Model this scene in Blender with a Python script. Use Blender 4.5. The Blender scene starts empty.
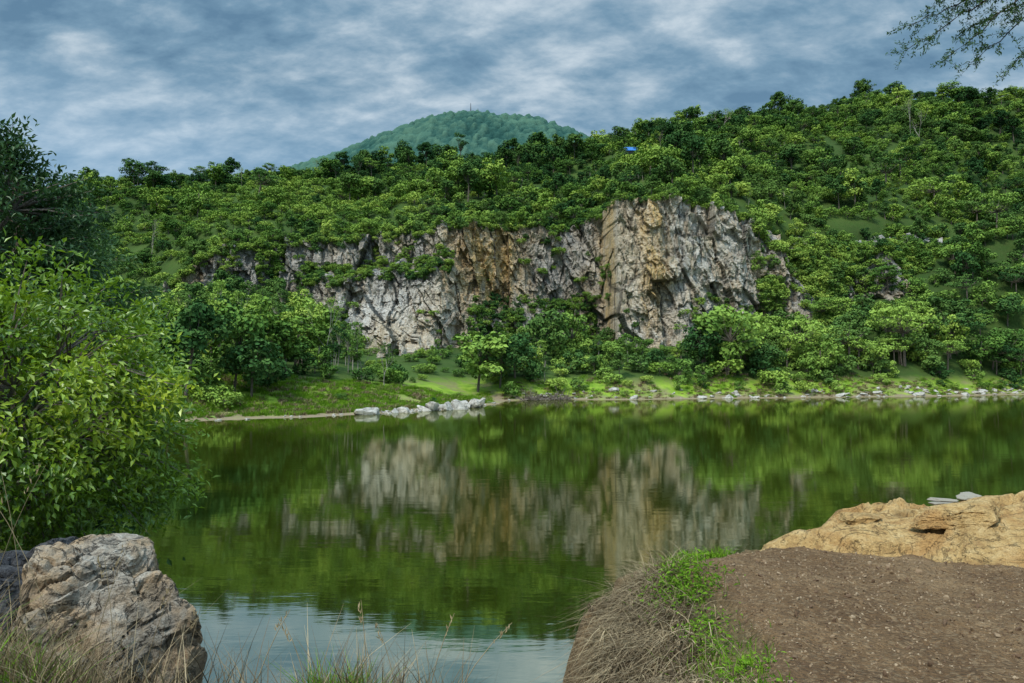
import bpy, math, random
import numpy as np
from mathutils import Vector
sc=bpy.context.scene
F=740.0; HR=372.0; CZ=5.0
def P2T(px): return (px-512)/F
# ---------------------------------------------------------------- numpy noise
def h3(ix,iy,iz,seed=0):
    a=(ix.astype(np.int64)*374761393+iy.astype(np.int64)*668265263+iz.astype(np.int64)*2246822519+seed*3266489917)&0xffffffff
    a=(a^(a>>13))*1274126177&0xffffffff
    a=(a^(a>>16))*2246822519&0xffffffff
    a=a^(a>>15)
    return a/4294967296.0
def vn(x,y,z,seed=0):
    x,y,z=np.broadcast_arrays(np.asarray(x,float),np.asarray(y,float),np.asarray(z,float))
    ix=np.floor(x);iy=np.floor(y);iz=np.floor(z)
    fx=x-ix;fy=y-iy;fz=z-iz
    fx=fx*fx*(3-2*fx);fy=fy*fy*(3-2*fy);fz=fz*fz*(3-2*fz)
    r=0
    for a in (0,1):
        for b in (0,1):
            for c in (0,1):
                w=(fx if a else 1-fx)*(fy if b else 1-fy)*(fz if c else 1-fz)
                r=r+w*h3(ix+a,iy+b,iz+c,seed)
    return r
def fbm(x,y,z=0.0,oct=4,seed=0):
    s=0;a=1;t=0
    for i in range(oct):
        s=s+a*vn(np.asarray(x)*2**i+i*17.3,np.asarray(y)*2**i+i*9.1,np.asarray(z)*2**i+i*5.7,seed+i);t+=a;a*=.5
    return s/t
def sst(x):
    x=np.clip(x,0,1);return x*x*(3-2*x)
def facet(u,v,seed):
    iu=np.floor(u);iv=np.floor(v)
    b1=np.full(u.shape,1e9);b2=np.full(u.shape,1e9);off=np.zeros(u.shape);gu=off.copy();gv=off.copy();du=off.copy();dv=off.copy()
    z=np.zeros(u.shape)
    for a in (-1,0,1):
        for b in (-1,0,1):
            cu=iu+a+h3(iu+a,iv+b,z,seed);cv=iv+b+h3(iu+a,iv+b,z+1,seed)
            d=(u-cu)**2+(v-cv)**2
            m=d<b1
            b2=np.where(m,b1,np.minimum(b2,d))
            off=np.where(m,h3(iu+a,iv+b,z+2,seed),off)
            gu=np.where(m,h3(iu+a,iv+b,z+3,seed)-.5,gu);gv=np.where(m,h3(iu+a,iv+b,z+4,seed)-.5,gv)
            du=np.where(m,u-cu,du);dv=np.where(m,v-cv,dv)
            b1=np.where(m,d,b1)
    return off-.5+gu*du*1.6+gv*dv*1.6, np.sqrt(b2)-np.sqrt(b1), off
def worley(u,v,seed):
    iu=np.floor(u);iv=np.floor(v);b1=np.full(u.shape,1e9);id_=np.zeros(u.shape);z=np.zeros(u.shape)
    for a in (-1,0,1):
        for b in (-1,0,1):
            cu=iu+a+h3(iu+a,iv+b,z,seed);cv=iv+b+h3(iu+a,iv+b,z+1,seed);d=(u-cu)**2+(v-cv)**2
            m=d<b1;id_=np.where(m,h3(iu+a,iv+b,z+2,seed),id_);b1=np.where(m,d,b1)
    return np.sqrt(b1),id_
# ---------------------------------------------------------------- mesh helpers
def mk_mesh(name,V,faces,mats=(),mi=None,attrs=None,smooth=False):
    V=np.asarray(V,float).reshape(-1,3)
    me=bpy.data.meshes.new(name)
    tot=[];vi=[]
    for f in faces:
        f=np.asarray(f,int)
        if len(f)==0: continue
        tot.append(np.full(len(f),f.shape[1]));vi.append(f.ravel())
    tot=np.concatenate(tot);vi=np.concatenate(vi)
    me.vertices.add(len(V));me.vertices.foreach_set('co',V.ravel())
    me.loops.add(len(vi));me.loops.foreach_set('vertex_index',vi.astype(np.int32))
    me.polygons.add(len(tot))
    st=np.concatenate([[0],np.cumsum(tot)[:-1]])
    me.polygons.foreach_set('loop_start',st.astype(np.int32))
    me.polygons.foreach_set('loop_total',tot.astype(np.int32))
    if mi is not None: me.polygons.foreach_set('material_index',np.asarray(mi,np.int32))
    me.polygons.foreach_set('use_smooth',np.full(len(tot),smooth))
    for m in mats: me.materials.append(m)
    if attrs:
        for k,(dom,arr) in attrs.items():
            a=me.attributes.new(k,'FLOAT',dom);a.data.foreach_set('value',np.asarray(arr,np.float32))
    me.update(calc_edges=True)
    return me
def obj(name,me,parent=None,link=True):
    o=bpy.data.objects.new(name,me)
    if link: sc.collection.objects.link(o)
    if parent: o.parent=parent
    return o
def grid_faces(nx,ny):
    i=np.arange(nx-1);j=np.arange(ny-1)
    I,J=np.meshgrid(i,j,indexing='ij')
    a=(I*ny+J).ravel()
    return np.stack([a,a+ny,a+ny+1,a+1],1)
class Acc:
    def __init__(s): s.V=[];s.F={3:[],4:[]};s.M={3:[],4:[]};s.T={3:[],4:[]};s.n=0
    def add(s,V,Fc,mat=0,tint=0.5):
        V=np.asarray(V,float).reshape(-1,3);Fc=np.asarray(Fc,int);k=Fc.shape[1]
        s.V.append(V);s.F[k].append(Fc+s.n);s.n+=len(V)
        s.M[k].append(np.full(len(Fc),mat));s.T[k].append(np.broadcast_to(tint,(len(Fc),)).astype(float))
    def mesh(s,name,mats,smooth=False):
        fs=[];mi=[];ti=[]
        for k in (3,4):
            if s.F[k]:
                fs.append(np.concatenate(s.F[k]));mi.append(np.concatenate(s.M[k]));ti.append(np.concatenate(s.T[k]))
        return mk_mesh(name,np.concatenate(s.V),fs,mats,np.concatenate(mi),{'tint':('FACE',np.concatenate(ti))},smooth)
def tube(acc,pts,rad,sides=6,mat=0,tint=.5):
    pts=np.asarray(pts,float);n=len(pts)
    rad=np.broadcast_to(rad,(n,)) if np.ndim(rad)==0 else np.asarray(rad)
    V=[]
    for i in range(n):
        d=pts[min(i+1,n-1)]-pts[max(i-1,0)];d=d/(np.linalg.norm(d)+1e-9)
        r=np.array([1,0,0]) if abs(d[0])<.8 else np.array([0,1,0])
        a=np.cross(d,r);a/=np.linalg.norm(a);b=np.cross(d,a)
        for k in range(sides):
            an=2*math.pi*k/sides
            V.append(pts[i]+(a*math.cos(an)+b*math.sin(an))*rad[i])
    Fc=[]
    for i in range(n-1):
        for k in range(sides):
            k2=(k+1)%sides
            Fc.append([i*sides+k,i*sides+k2,(i+1)*sides+k2,(i+1)*sides+k])
    acc.add(V,Fc,mat,tint)
def unit(v): return v/(np.linalg.norm(v,axis=-1,keepdims=True)+1e-9)
def leaf_cards(acc,C,Nn,size,rng,asp=.7,mat=0,tint=.5):
    n=len(C);r=rng.normal(size=(n,3));t=unit(np.cross(Nn,r));b=np.cross(Nn,t)
    s=np.asarray(size).reshape(-1,1)*np.ones((n,1))
    V=np.stack([C-t*s,C-b*s*asp+Nn*s*.15,C+t*s,C+b*s*asp+Nn*s*.15],1).reshape(-1,3)
    acc.add(V,np.arange(n*4).reshape(n,4),mat,tint)
def leaf_fold(acc,B,D,Nn,L,W,mat=0,tint=.5):
    n=len(B);D=unit(D);s=unit(np.cross(D,Nn));Nn=np.cross(s,D)
    L=np.asarray(L).reshape(-1,1)*np.ones((n,1));W=np.asarray(W).reshape(-1,1)*np.ones((n,1))
    tip=B+D*L-Nn*L*.12
    l=B+D*L*.45+s*W*.5+Nn*W*.18;r=B+D*L*.45-s*W*.5+Nn*W*.18
    V=np.stack([B,l,tip,r],1).reshape(-1,3)
    k=np.arange(n)[:,None]*4
    Fc=np.concatenate([k+np.array([0,1,2]),k+np.array([0,2,3])])
    tt=np.broadcast_to(tint,(n,));acc.add(V,Fc,mat,np.concatenate([tt,tt]))
# ---------------------------------------------------------------- materials
class NT:
    def __init__(s,name):
        s.m=bpy.data.materials.new(name);s.m.use_nodes=True;s.t=s.m.node_tree;s.t.nodes.clear()
        s.out=s.n('ShaderNodeOutputMaterial')
    def n(s,ty,**kw):
        nd=s.t.nodes.new(ty)
        for k,v in kw.items():
            setattr(nd,k,v)
        return nd
    def l(s,a,b): s.t.links.new(a,b)
    def pos(s,scale=(1,1,1),rot=(0,0,0)):
        g=s.n('ShaderNodeNewGeometry');m=s.n('ShaderNodeMapping');m.inputs['Scale'].default_value=scale;m.inputs['Rotation'].default_value=rot
        s.l(g.outputs['Position'],m.inputs['Vector']);return m.outputs[0]
    def noise(s,vec,scale,detail=4,rough=.55,dist=0):
        x=s.n('ShaderNodeTexNoise');x.inputs['Scale'].default_value=scale;x.inputs['Detail'].default_value=detail
        x.inputs['Roughness'].default_value=rough;x.inputs['Distortion'].default_value=dist
        s.l(vec,x.inputs['Vector']);return x.outputs['Fac']
    def vor(s,vec,scale,feat='F1',out='Distance'):
        x=s.n('ShaderNodeTexVoronoi');x.feature=feat;x.inputs['Scale'].default_value=scale
        s.l(vec,x.inputs['Vector']);return x.outputs[out]
    def ramp(s,fac,stops):
        x=s.n('ShaderNodeValToRGB');cr=x.color_ramp
        while len(cr.elements)<len(stops): cr.elements.new(.5)
        for e,(p,c) in zip(cr.elements,stops):
            e.position=p;e.color=(c,c,c,1) if not hasattr(c,'__len__') else (*c,1)
        s.l(fac,x.inputs[0]);return x.outputs[0]
    def math(s,op,a,b=None,clamp=False):
        x=s.n('ShaderNodeMath');x.operation=op;x.use_clamp=clamp
        for i,v in enumerate((a,b)):
            if v is None: continue
            if isinstance(v,(int,float)): x.inputs[i].default_value=v
            else: s.l(v,x.inputs[i])
        return x.outputs[0]
    def mix(s,fac,a,b,bt='MIX'):
        x=s.n('ShaderNodeMix');x.data_type='RGBA';x.blend_type=bt
        for i,v in ((0,fac),(6,a),(7,b)):
            inp=x.inputs[i]
            if isinstance(v,(int,float)): inp.default_value=float(v) if i==0 else (v,v,v,1)
            elif isinstance(v,tuple): inp.default_value=(*v,1)
            else: s.l(v,inp)
        return x.outputs[2]
    def bump(s,h,strength=.5,dist=.1,nrm=None):
        x=s.n('ShaderNodeBump');x.inputs['Strength'].default_value=strength;x.inputs['Distance'].default_value=dist
        s.l(h,x.inputs['Height'])
        if nrm: s.l(nrm,x.inputs['Normal'])
        return x.outputs[0]
    def pbr(s,col,rough=.9,nrm=None,spec=.2):
        p=s.n('ShaderNodeBsdfPrincipled');p.inputs['Specular IOR Level'].default_value=spec
        if isinstance(col,tuple): p.inputs['Base Color'].default_value=(*col,1)
        else: s.l(col,p.inputs['Base Color'])
        p.inputs['Roughness'].default_value=rough
        if nrm: s.l(nrm,p.inputs['Normal'])
        s.l(p.outputs[0],s.out.inputs[0]);return s.m
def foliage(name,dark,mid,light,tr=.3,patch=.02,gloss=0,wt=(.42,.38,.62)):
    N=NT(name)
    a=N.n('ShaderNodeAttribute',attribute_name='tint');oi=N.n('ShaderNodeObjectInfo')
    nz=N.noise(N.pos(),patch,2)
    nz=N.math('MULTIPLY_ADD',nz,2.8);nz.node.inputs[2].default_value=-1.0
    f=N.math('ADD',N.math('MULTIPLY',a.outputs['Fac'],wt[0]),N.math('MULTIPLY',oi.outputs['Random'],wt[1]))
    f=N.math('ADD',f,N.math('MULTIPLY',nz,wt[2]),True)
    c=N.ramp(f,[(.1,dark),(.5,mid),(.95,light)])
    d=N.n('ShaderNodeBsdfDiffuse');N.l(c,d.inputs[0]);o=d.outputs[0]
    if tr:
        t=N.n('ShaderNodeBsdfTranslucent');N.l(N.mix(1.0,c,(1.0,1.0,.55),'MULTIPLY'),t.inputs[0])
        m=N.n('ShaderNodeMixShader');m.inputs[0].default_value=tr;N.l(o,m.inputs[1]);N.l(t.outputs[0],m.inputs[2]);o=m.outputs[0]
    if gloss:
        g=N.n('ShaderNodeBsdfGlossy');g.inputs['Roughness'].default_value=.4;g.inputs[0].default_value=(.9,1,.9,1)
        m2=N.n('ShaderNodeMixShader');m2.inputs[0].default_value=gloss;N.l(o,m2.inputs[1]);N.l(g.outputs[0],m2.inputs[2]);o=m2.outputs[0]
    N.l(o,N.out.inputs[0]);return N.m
M_fol=foliage('forest_foliage',(.024,.062,.018),(.082,.165,.034),(.225,.34,.065),0)
M_folB=foliage('forest_foliage_dark',(.015,.044,.018),(.040,.098,.03),(.11,.19,.045),0)
M_folY=foliage('forest_foliage_bright',(.055,.115,.024),(.15,.25,.042),(.31,.41,.08),0)
M_near=foliage('broadleaf_foliage',(.05,.11,.012),(.17,.28,.02),(.42,.50,.04),.35,.5,.04,(.6,0,.45))
M_nearD=foliage('dark_foliage',(.02,.05,.02),(.045,.10,.03),(.09,.17,.04),.2,.2,.02,(.55,0,.4))
M_grassG=foliage('green_grass',(.06,.13,.012),(.13,.25,.02),(.24,.38,.04),.25,1.0,0,(.6,.1,.3))
M_straw=foliage('dry_straw',(.07,.048,.03),(.19,.145,.09),(.42,.33,.20),.15,2.0,0,(.8,0,.2))
N=NT('bark');nz=N.noise(N.pos((1,1,.3)),14,4)
M_bark=N.pbr(N.ramp(nz,[(.3,(.05,.04,.03)),(.7,(.2,.17,.14))]),.9,N.bump(nz,.5,.02))
M_barkD=NT('dark_twig').pbr((.035,.028,.022),.9)
N=NT('pale_bark');nz=N.noise(N.pos((1,1,.3)),3,4)
M_barkP=N.pbr(N.ramp(nz,[(.3,(.16,.14,.11)),(.7,(.4,.37,.32))]),.9)
# terrain
N=NT('hill_ground');p=N.pos();sx=N.n('ShaderNodeSeparateXYZ');N.l(p,sx.inputs[0])
n1=N.noise(p,.05,4);n2=N.noise(p,.6,5);n3=N.noise(p,.16,5,.65)
g=N.mix(N.ramp(n1,[(.35,0.),(.65,1.)]),(.025,.055,.014),(.055,.10,.022))
g=N.mix(N.ramp(n2,[(.3,0.),(.8,.6)]),g,(.06,.075,.025))
zz=N.math('ADD',sx.outputs[2],N.math('MULTIPLY',n2,1.8))
gr=N.mix(N.ramp(n2,[(.35,0.),(.7,1.)]),(.11,.20,.02),(.25,.345,.045))
gr=N.mix(N.ramp(n3,[(.48,0.),(.60,.75)]),gr,(.19,.165,.085))
low=N.ramp(N.math('DIVIDE',zz,20),[(.17,0.),(.26,1.)])
c=N.mix(low,gr,g)
mud=N.ramp(N.math('DIVIDE',N.math('ADD',zz,N.math('MULTIPLY',n3,-1.6)),10),[(.03,0.),(.11,1.)])
c=N.mix(mud,(.22,.175,.11),c)
M_terr=N.pbr(c,1,N.bump(n2,.6,.5),.05)
# cliff
N=NT('cliff_rock');p=N.pos((1,1,.35));p2=N.pos()
n1=N.noise(p,.06,4,.6,.3);n2=N.noise(p,.35,6,.72,0);n3=N.noise(p2,1.8,5,.75);n4=N.noise(N.pos((1,1,.10)),.6,5,.72,.2)
n6=N.noise(N.pos((.12,.12,1.3),(.12,.1,0)),1.0,5,.7,.3)
at=N.n('ShaderNodeAttribute',attribute_name='crk');cid=N.n('ShaderNodeAttribute',attribute_name='cid');oc=N.n('ShaderNodeAttribute',attribute_name='ochre');lt=N.n('ShaderNodeAttribute',attribute_name='lite')
c=N.ramp(n2,[(.3,(.14,.135,.13)),(.42,(.28,.27,.25)),(.54,(.44,.42,.385)),(.70,(.62,.595,.54))])
c=N.mix(N.math('MULTIPLY',cid.outputs['Fac'],.5),c,N.mix(n3,(.22,.21,.20),(.62,.58,.51)))
c=N.mix(N.math('MULTIPLY',lt.outputs['Fac'],N.ramp(n3,[(.34,0.),(.56,.8)])),c,(.70,.66,.575))
of=N.math('MULTIPLY',N.ramp(n1,[(.45,0.),(.58,1.)]),N.ramp(n4,[(.3,.1),(.6,1.)]))
of=N.math('ADD',N.math('MULTIPLY',of,.55),N.math('MULTIPLY',oc.outputs['Fac'],N.ramp(n2,[(.35,.1),(.55,1.)])),True)
c=N.mix(of,c,N.ramp(n3,[(.3,(.36,.21,.07)),(.5,(.60,.41,.17)),(.7,(.72,.60,.38))]))
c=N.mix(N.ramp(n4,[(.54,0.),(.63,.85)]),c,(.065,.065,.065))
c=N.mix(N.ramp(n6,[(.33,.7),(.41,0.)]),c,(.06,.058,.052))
c=N.mix(N.ramp(n6,[(.58,0.),(.66,.4)]),c,(.62,.60,.55))
c=N.mix(N.ramp(at.outputs['Fac'],[(.0,.8),(.09,0.)]),c,(.05,.048,.04))
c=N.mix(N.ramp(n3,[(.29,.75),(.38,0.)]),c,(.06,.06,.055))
c=N.mix(N.ramp(N.noise(p2,.25,5,.7),[(.59,0.),(.69,.65)]),c,(.06,.09,.03))
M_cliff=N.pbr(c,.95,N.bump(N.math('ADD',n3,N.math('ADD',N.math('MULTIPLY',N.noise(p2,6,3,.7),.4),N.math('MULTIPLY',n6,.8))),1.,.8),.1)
def rockmat(name,a,b,cc,stain,sc_=1.0,stf=(.5,.62),crw=.03,crs=.8):
    N=NT(name);tc=N.n('ShaderNodeNewGeometry').outputs['Position']
    n1=N.noise(tc,2.2*sc_,5,.6,.5);n2=N.noise(tc,9*sc_,6,.72);n3=N.noise(tc,45*sc_,4,.75);n4=N.noise(tc,1.1*sc_,4,.6,1)
    c=N.ramp(n2,[(.3,a),(.48,b),(.68,cc)])
    c=N.mix(N.ramp(n1,[(stf[0],0.),(stf[1],.8)]),c,stain)
    c=N.mix(N.ramp(n4,[(.58,0.),(.75,.5)]),c,tuple(v*.4 for v in a))
    c=N.mix(N.ramp(n3,[(.34,.6),(.48,0.)]),c,tuple(v*.4 for v in a))
    cr=N.noise(tc,3.1*sc_,5,.6,1.2)
    crk=N.ramp(N.math('ABSOLUTE',N.math('SUBTRACT',cr,.5)),[(.0,crs),(crw,0.)])
    c=N.mix(crk,c,tuple(v*.25 for v in a))
    h=N.math('SUBTRACT',N.math('ADD',n2,N.math('MULTIPLY',n3,.45)),N.math('MULTIPLY',crk,.35))
    return N.pbr(c,.9,N.bump(h,1.,.06/sc_),.25)
M_boul=rockmat('boulder_rock',(.14,.12,.095),(.32,.27,.21),(.50,.45,.37),(.40,.27,.15),1.2,(.46,.58),.02,.9)
M_boulD=rockmat('dark_rock',(.02,.02,.022),(.05,.05,.055),(.12,.12,.12),(.06,.05,.045))
M_slab=rockmat('sandstone',(.30,.175,.07),(.50,.32,.125),(.64,.46,.22),(.42,.23,.08),.8,(.5,.62),.010,.6)
N=NT('pale_stone');n1=N.noise(N.pos(),1.6,5,.7)
M_white=N.pbr(N.ramp(n1,[(.32,(.13,.12,.10)),(.47,(.34,.32,.28)),(.66,(.52,.49,.44))]),.9,N.bump(n1,.8,.4))
# dirt
N=NT('dirt');tc=N.pos();n1=N.noise(tc,1.1,5,.65,.5);n2=N.noise(tc,14,5,.7);v=N.vor(tc,38,'F1','Distance');vc=N.vor(tc,38,'F1','Color');n5=N.noise(tc,90,3,.7)
v2=N.vor(tc,90,'F1','Color')
c=N.ramp(n1,[(.3,(.11,.062,.029)),(.5,(.18,.108,.052)),(.72,(.27,.175,.09))])
bw=N.n('ShaderNodeRGBToBW');N.l(vc,bw.inputs[0]);bw2=N.n('ShaderNodeRGBToBW');N.l(v2,bw2.inputs[0])
c=N.mix(N.ramp(bw.outputs[0],[(.55,0.),(.8,.5)]),c,(.30,.21,.12))
c=N.mix(N.ramp(bw2.outputs[0],[(.2,.5),(.4,0.)]),c,(.05,.03,.018))
c=N.mix(N.ramp(n2,[(.35,.5),(.6,0.)]),c,(.06,.036,.02))
at=N.n('ShaderNodeAttribute',attribute_name='steep')
c=N.mix(at.outputs['Fac'],c,N.ramp(n2,[(.3,(.07,.045,.022)),(.7,(.24,.155,.08))]))
gt=N.n('ShaderNodeAttribute',attribute_name='grassy')
c=N.mix(gt.outputs['Fac'],c,N.ramp(n2,[(.3,(.05,.055,.018)),(.7,(.13,.11,.05))]))
h=N.math('ADD',N.math('MULTIPLY',v,-.7),N.math('ADD',N.math('MULTIPLY',n2,.8),N.math('MULTIPLY',n5,.5)))
M_dirt=N.pbr(c,.95,N.bump(h,.9,.035),.15)
# water
N=NT('lake_water')
p=N.pos((.35,1.3,1));w1=N.noise(p,1.1,3,.5,.3);w2=N.noise(N.pos((.05,.2,1)),.5,3)
w3=N.noise(N.pos((.6,2.2,1)),5,2,.5)
h=N.math('ADD',N.math('MULTIPLY',w1,N.math('ADD',N.math('MULTIPLY',w2,.9),.1)),N.math('MULTIPLY',w3,.08))
b=N.bump(h,.22,.03)
d=N.n('ShaderNodeBsdfDiffuse');N.l(N.mix(N.noise(N.pos(),.03,3),(.018,.027,.002),(.030,.040,.004)),d.inputs[0])
gl=N.n('ShaderNodeBsdfGlossy');gl.inputs['Roughness'].default_value=.035;gl.inputs[0].default_value=(.95,.95,.80,1);N.l(b,gl.inputs['Normal'])
fr=N.n('ShaderNodeFresnel');fr.inputs[0].default_value=1.5;N.l(b,fr.inputs['Normal'])
f=N.math('MULTIPLY_ADD',fr.outputs[0],.08);f.node.inputs[2].default_value=.56
m=N.n('ShaderNodeMixShader');N.l(f,m.inputs[0]);N.l(d.outputs[0],m.inputs[1]);N.l(gl.outputs[0],m.inputs[2]);N.l(m.outputs[0],N.out.inputs[0])
M_water=N.m
def plain(name,c,r=.8):
    N=NT(name);nz=N.noise(N.pos(),2,4);return N.pbr(N.mix(nz,tuple(v*.75 for v in c),tuple(min(1,v*1.2) for v in c)),r)
# ---------------------------------------------------------------- lake outline & terrain
LAKE=np.array([(-3,5.5),(0,5),(.9,7.4),(2.5,9.5),(12,11),(30,10),(70,20),(130,60),(190,120),(190,168),(150,172),(116,165),(100,157),(88,152),(72,147),(55,143),(40,140),(25,134),(10,133),(0,128),(-2,113),(-6,101),(-14,92),(-23,81),(-33,74),(-42,66),(-50,56),(-44,44),(-30,30),(-18,18),(-8,9.5)],float)
def sdist(x,y,poly):
    x=np.asarray(x,float);y=np.asarray(y,float)
    best=np.full(x.shape,1e9);ins=np.zeros(x.shape,bool);n=len(poly)
    for i in range(n):
        a=poly[i];b=poly[(i+1)%n];e=b-a;L=e@e
        s=np.clip(((x-a[0])*e[0]+(y-a[1])*e[1])/L,0,1)
        best=np.minimum(best,np.hypot(x-a[0]-s*e[0],y-a[1]-s*e[1]))
        c=((a[1]>y)!=(b[1]>y))&(x<(b[0]-a[0])*(y-a[1])/((b[1]-a[1])+1e-12)+a[0]);ins^=c
    return np.where(ins,-best,best)
def lakeD(x,y):
    return sdist(x,y,LAKE)+(fbm(np.asarray(x)/9,np.asarray(y)/9,7.7,3,91)-.5)*5*(np.asarray(y)>40)
TP=[-500,0,150,200,230,290,370,440,500,560,605,622,660,700,750,790,880,960,1024,1500]
T_=np.array([P2T(a) for a in TP])
DC=np.array([170,180,185,186,186,187,188,178,186,192,190,173,170,172,178,190,198,205,205,205],float)
TR=np.array([290,285,270,250,243,236,232,219,215,225,207,189,186,189,205,222,224,225,225,225],float)
ZT=CZ+(HR-TR)/F*DC
ZF=np.array([12,14,18,21,22,20,14,12,12,12,12,11,11,11,12,13,16,20,22,24],float)
WJ=np.array([40,40,20,8,7,7,7,7,7,7,7,7,7,7,7,8,10,20,40,40],float)
RP=[-500,0,100,200,300,360,400,460,520,560,620,700,760,850,900,1024,1500]
RR=np.array([190,188,176,171,164,162,158,163,157,140,131,120,109,94,88,84,70],float)
RD=np.array([280,300,300,305,310,315,320,325,330,330,335,340,345,350,355,360,360],float)
R_=np.array([P2T(a) for a in RP]);RZ=CZ+(HR-RR-9)/F*RD
def H(x,y,full=False):
    x=np.asarray(x,float);y=np.asarray(y,float)
    d=lakeD(x,y);dd=np.maximum(d,0)
    t=np.clip(x/np.maximum(y,1),-1.6,1.6)
    Dc=np.interp(t,T_,DC);zt=np.interp(t,T_,ZT);zf=np.interp(t,T_,ZF);wj=np.interp(t,T_,WJ)
    Dr=np.interp(t,R_,RD);zr=np.interp(t,R_,RZ)
    s=np.clip(dd/(dd+np.maximum(Dc-y,.01)),0,1)
    spit=sst((.0-t)/.05)
    mid=(3.5-.5*spit)*sst(dd/(13+14*spit))+(zf-3.5)*s**1.4
    spur=24*sst((t-.30)/.40)*sst((dd-6)/38)*(1-sst((y-215)/60))
    jump=sst((y-Dc-9)/wj)
    q=np.clip((y-Dc-9-wj)/(Dr-Dc-9-wj),0,1)
    z2=zt+(zr-zt)*q**.9
    z=mid*(1-jump)+z2*jump+spur*(1-q)*(1-jump*.6)
    z+=(fbm(x/28,y/28,1.1,4)-.5)*11*sst((y-Dc-14)/30)*(1-sst((y-Dr+30)/30)*.5)
    z-=np.maximum(y-Dr,0)*.3;z=np.where(y>Dr,np.maximum(z,8),z)
    k=sst((y-30)/30)
    lowz=3.3*sst(dd/5)+np.minimum(dd,40)*.12
    z=z*k+lowz*(1-k)
    z=np.where(d<0,-np.minimum(-d*.35,4),z+ (fbm(x/5,y/5,.3,3)-.5)*.6*sst(dd/4))
    if full: return z,d,t,Dc,Dr,zt,wj
    return z
def H1(x,y): return float(H(np.array([float(x)]),np.array([float(y)]))[0])
def axis(a,b,step,far,n):
    core=np.arange(a,b+.1,step)
    g=np.geomspace(step,far,n)
    return np.concatenate([(a-g)[::-1],core,b+g])
xs=np.unique(np.concatenate([axis(-330,330,2.5,4200,22),np.arange(-60,150,1.25)]));ys=np.unique(np.concatenate([axis(-20,400,2.5,4500,22),np.arange(60,180,1.25)]))
X,Y=np.meshgrid(xs,ys,indexing='ij')
Z=H(X,Y)
inpatch=(np.abs(X)<12.5)&(Y<11.5)&(Y>-8)
Z=np.where(inpatch,Z-3.5,Z)
obj('hillside_terrain',mk_mesh('terrain',np.stack([X,Y,Z],-1),[grid_faces(len(xs),len(ys))],[M_terr],smooth=True))
wx=np.linspace(-70,210,3);wy=np.linspace(-4,215,3);X,Y=np.meshgrid(wx,wy,indexing='ij')
obj('lake_water',mk_mesh('lake_water',np.stack([X,Y,X*0],-1),[grid_faces(3,3)],[M_water]))
# ---------------------------------------------------------------- mountain
MX=[-1100,-640,-531,-430,-328,-227,-146,-90,-45,36,117,200,280,480,800]
MR=[350,250,205,172,153,135,122,118,117,121,134,155,175,230,330]
def HM(x,y):
    r=np.interp(x,MX,CZ+(HR-np.array(MR,float)-2)/F*1500)
    k=np.exp(-((y-1500)/430)**2)
    return r*k+(fbm(x/160,y/160,0,4,7)-.5)*60*(1-np.exp(-((y-1500)/120)**2))*k
xs=np.unique(np.concatenate([np.arange(-1100,801,40.),np.arange(-560,330,2.6)]));ys=np.unique(np.concatenate([np.arange(700,2200,40.),np.arange(1120,1540,3.2)]));X,Y=np.meshgrid(xs,ys,indexing='ij')
w1,i1=worley(X/15+fbm(X/20,Y/20,0,2,5),Y/15,81);w2,i2=worley(X/6.5,Y/6.5,82)
Z=HM(X,Y)+(1-w1**2)*11*(.3+i1)+(1-w2**2)*4.*(.3+i2)
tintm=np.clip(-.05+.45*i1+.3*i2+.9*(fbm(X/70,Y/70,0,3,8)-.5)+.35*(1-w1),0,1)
N=NT('mountain_forest_hazed');a=N.n('ShaderNodeAttribute',attribute_name='tint')
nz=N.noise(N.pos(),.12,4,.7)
mm=N.pbr(N.ramp(N.math('ADD',N.math('MULTIPLY',a.outputs['Fac'],.7),N.math('MULTIPLY',nz,.4)),[(.22,(.012,.042,.038)),(.48,(.030,.080,.066)),(.8,(.07,.14,.10))]),1,N.bump(nz,1,3),.0)  # teal ramp: distance haze painted into the forest's base colour
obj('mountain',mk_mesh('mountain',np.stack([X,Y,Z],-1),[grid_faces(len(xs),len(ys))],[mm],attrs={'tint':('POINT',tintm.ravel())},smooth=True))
acc=Acc()
for k,(h_,x_) in enumerate(((42,-85),(30,-70),(26,-100))):
    zb=float(HM(np.array([x_*1.]),np.array([1500.]))[0]);
    for a in range(3):
        an=a*2.094;tube(acc,[(x_+2*math.cos(an),1500+2*math.sin(an),zb-3),(x_,1500,zb+h_)],[.7,.45],4)
    for q in (.3,.55,.8): tube(acc,[(x_-2*(1-q),1500,zb+h_*q),(x_+2*(1-q),1500,zb+h_*q)],.5,4)
obj('radio_mast',acc.mesh('radio_mast',[plain('steel',(.16,.16,.18))]))
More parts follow.
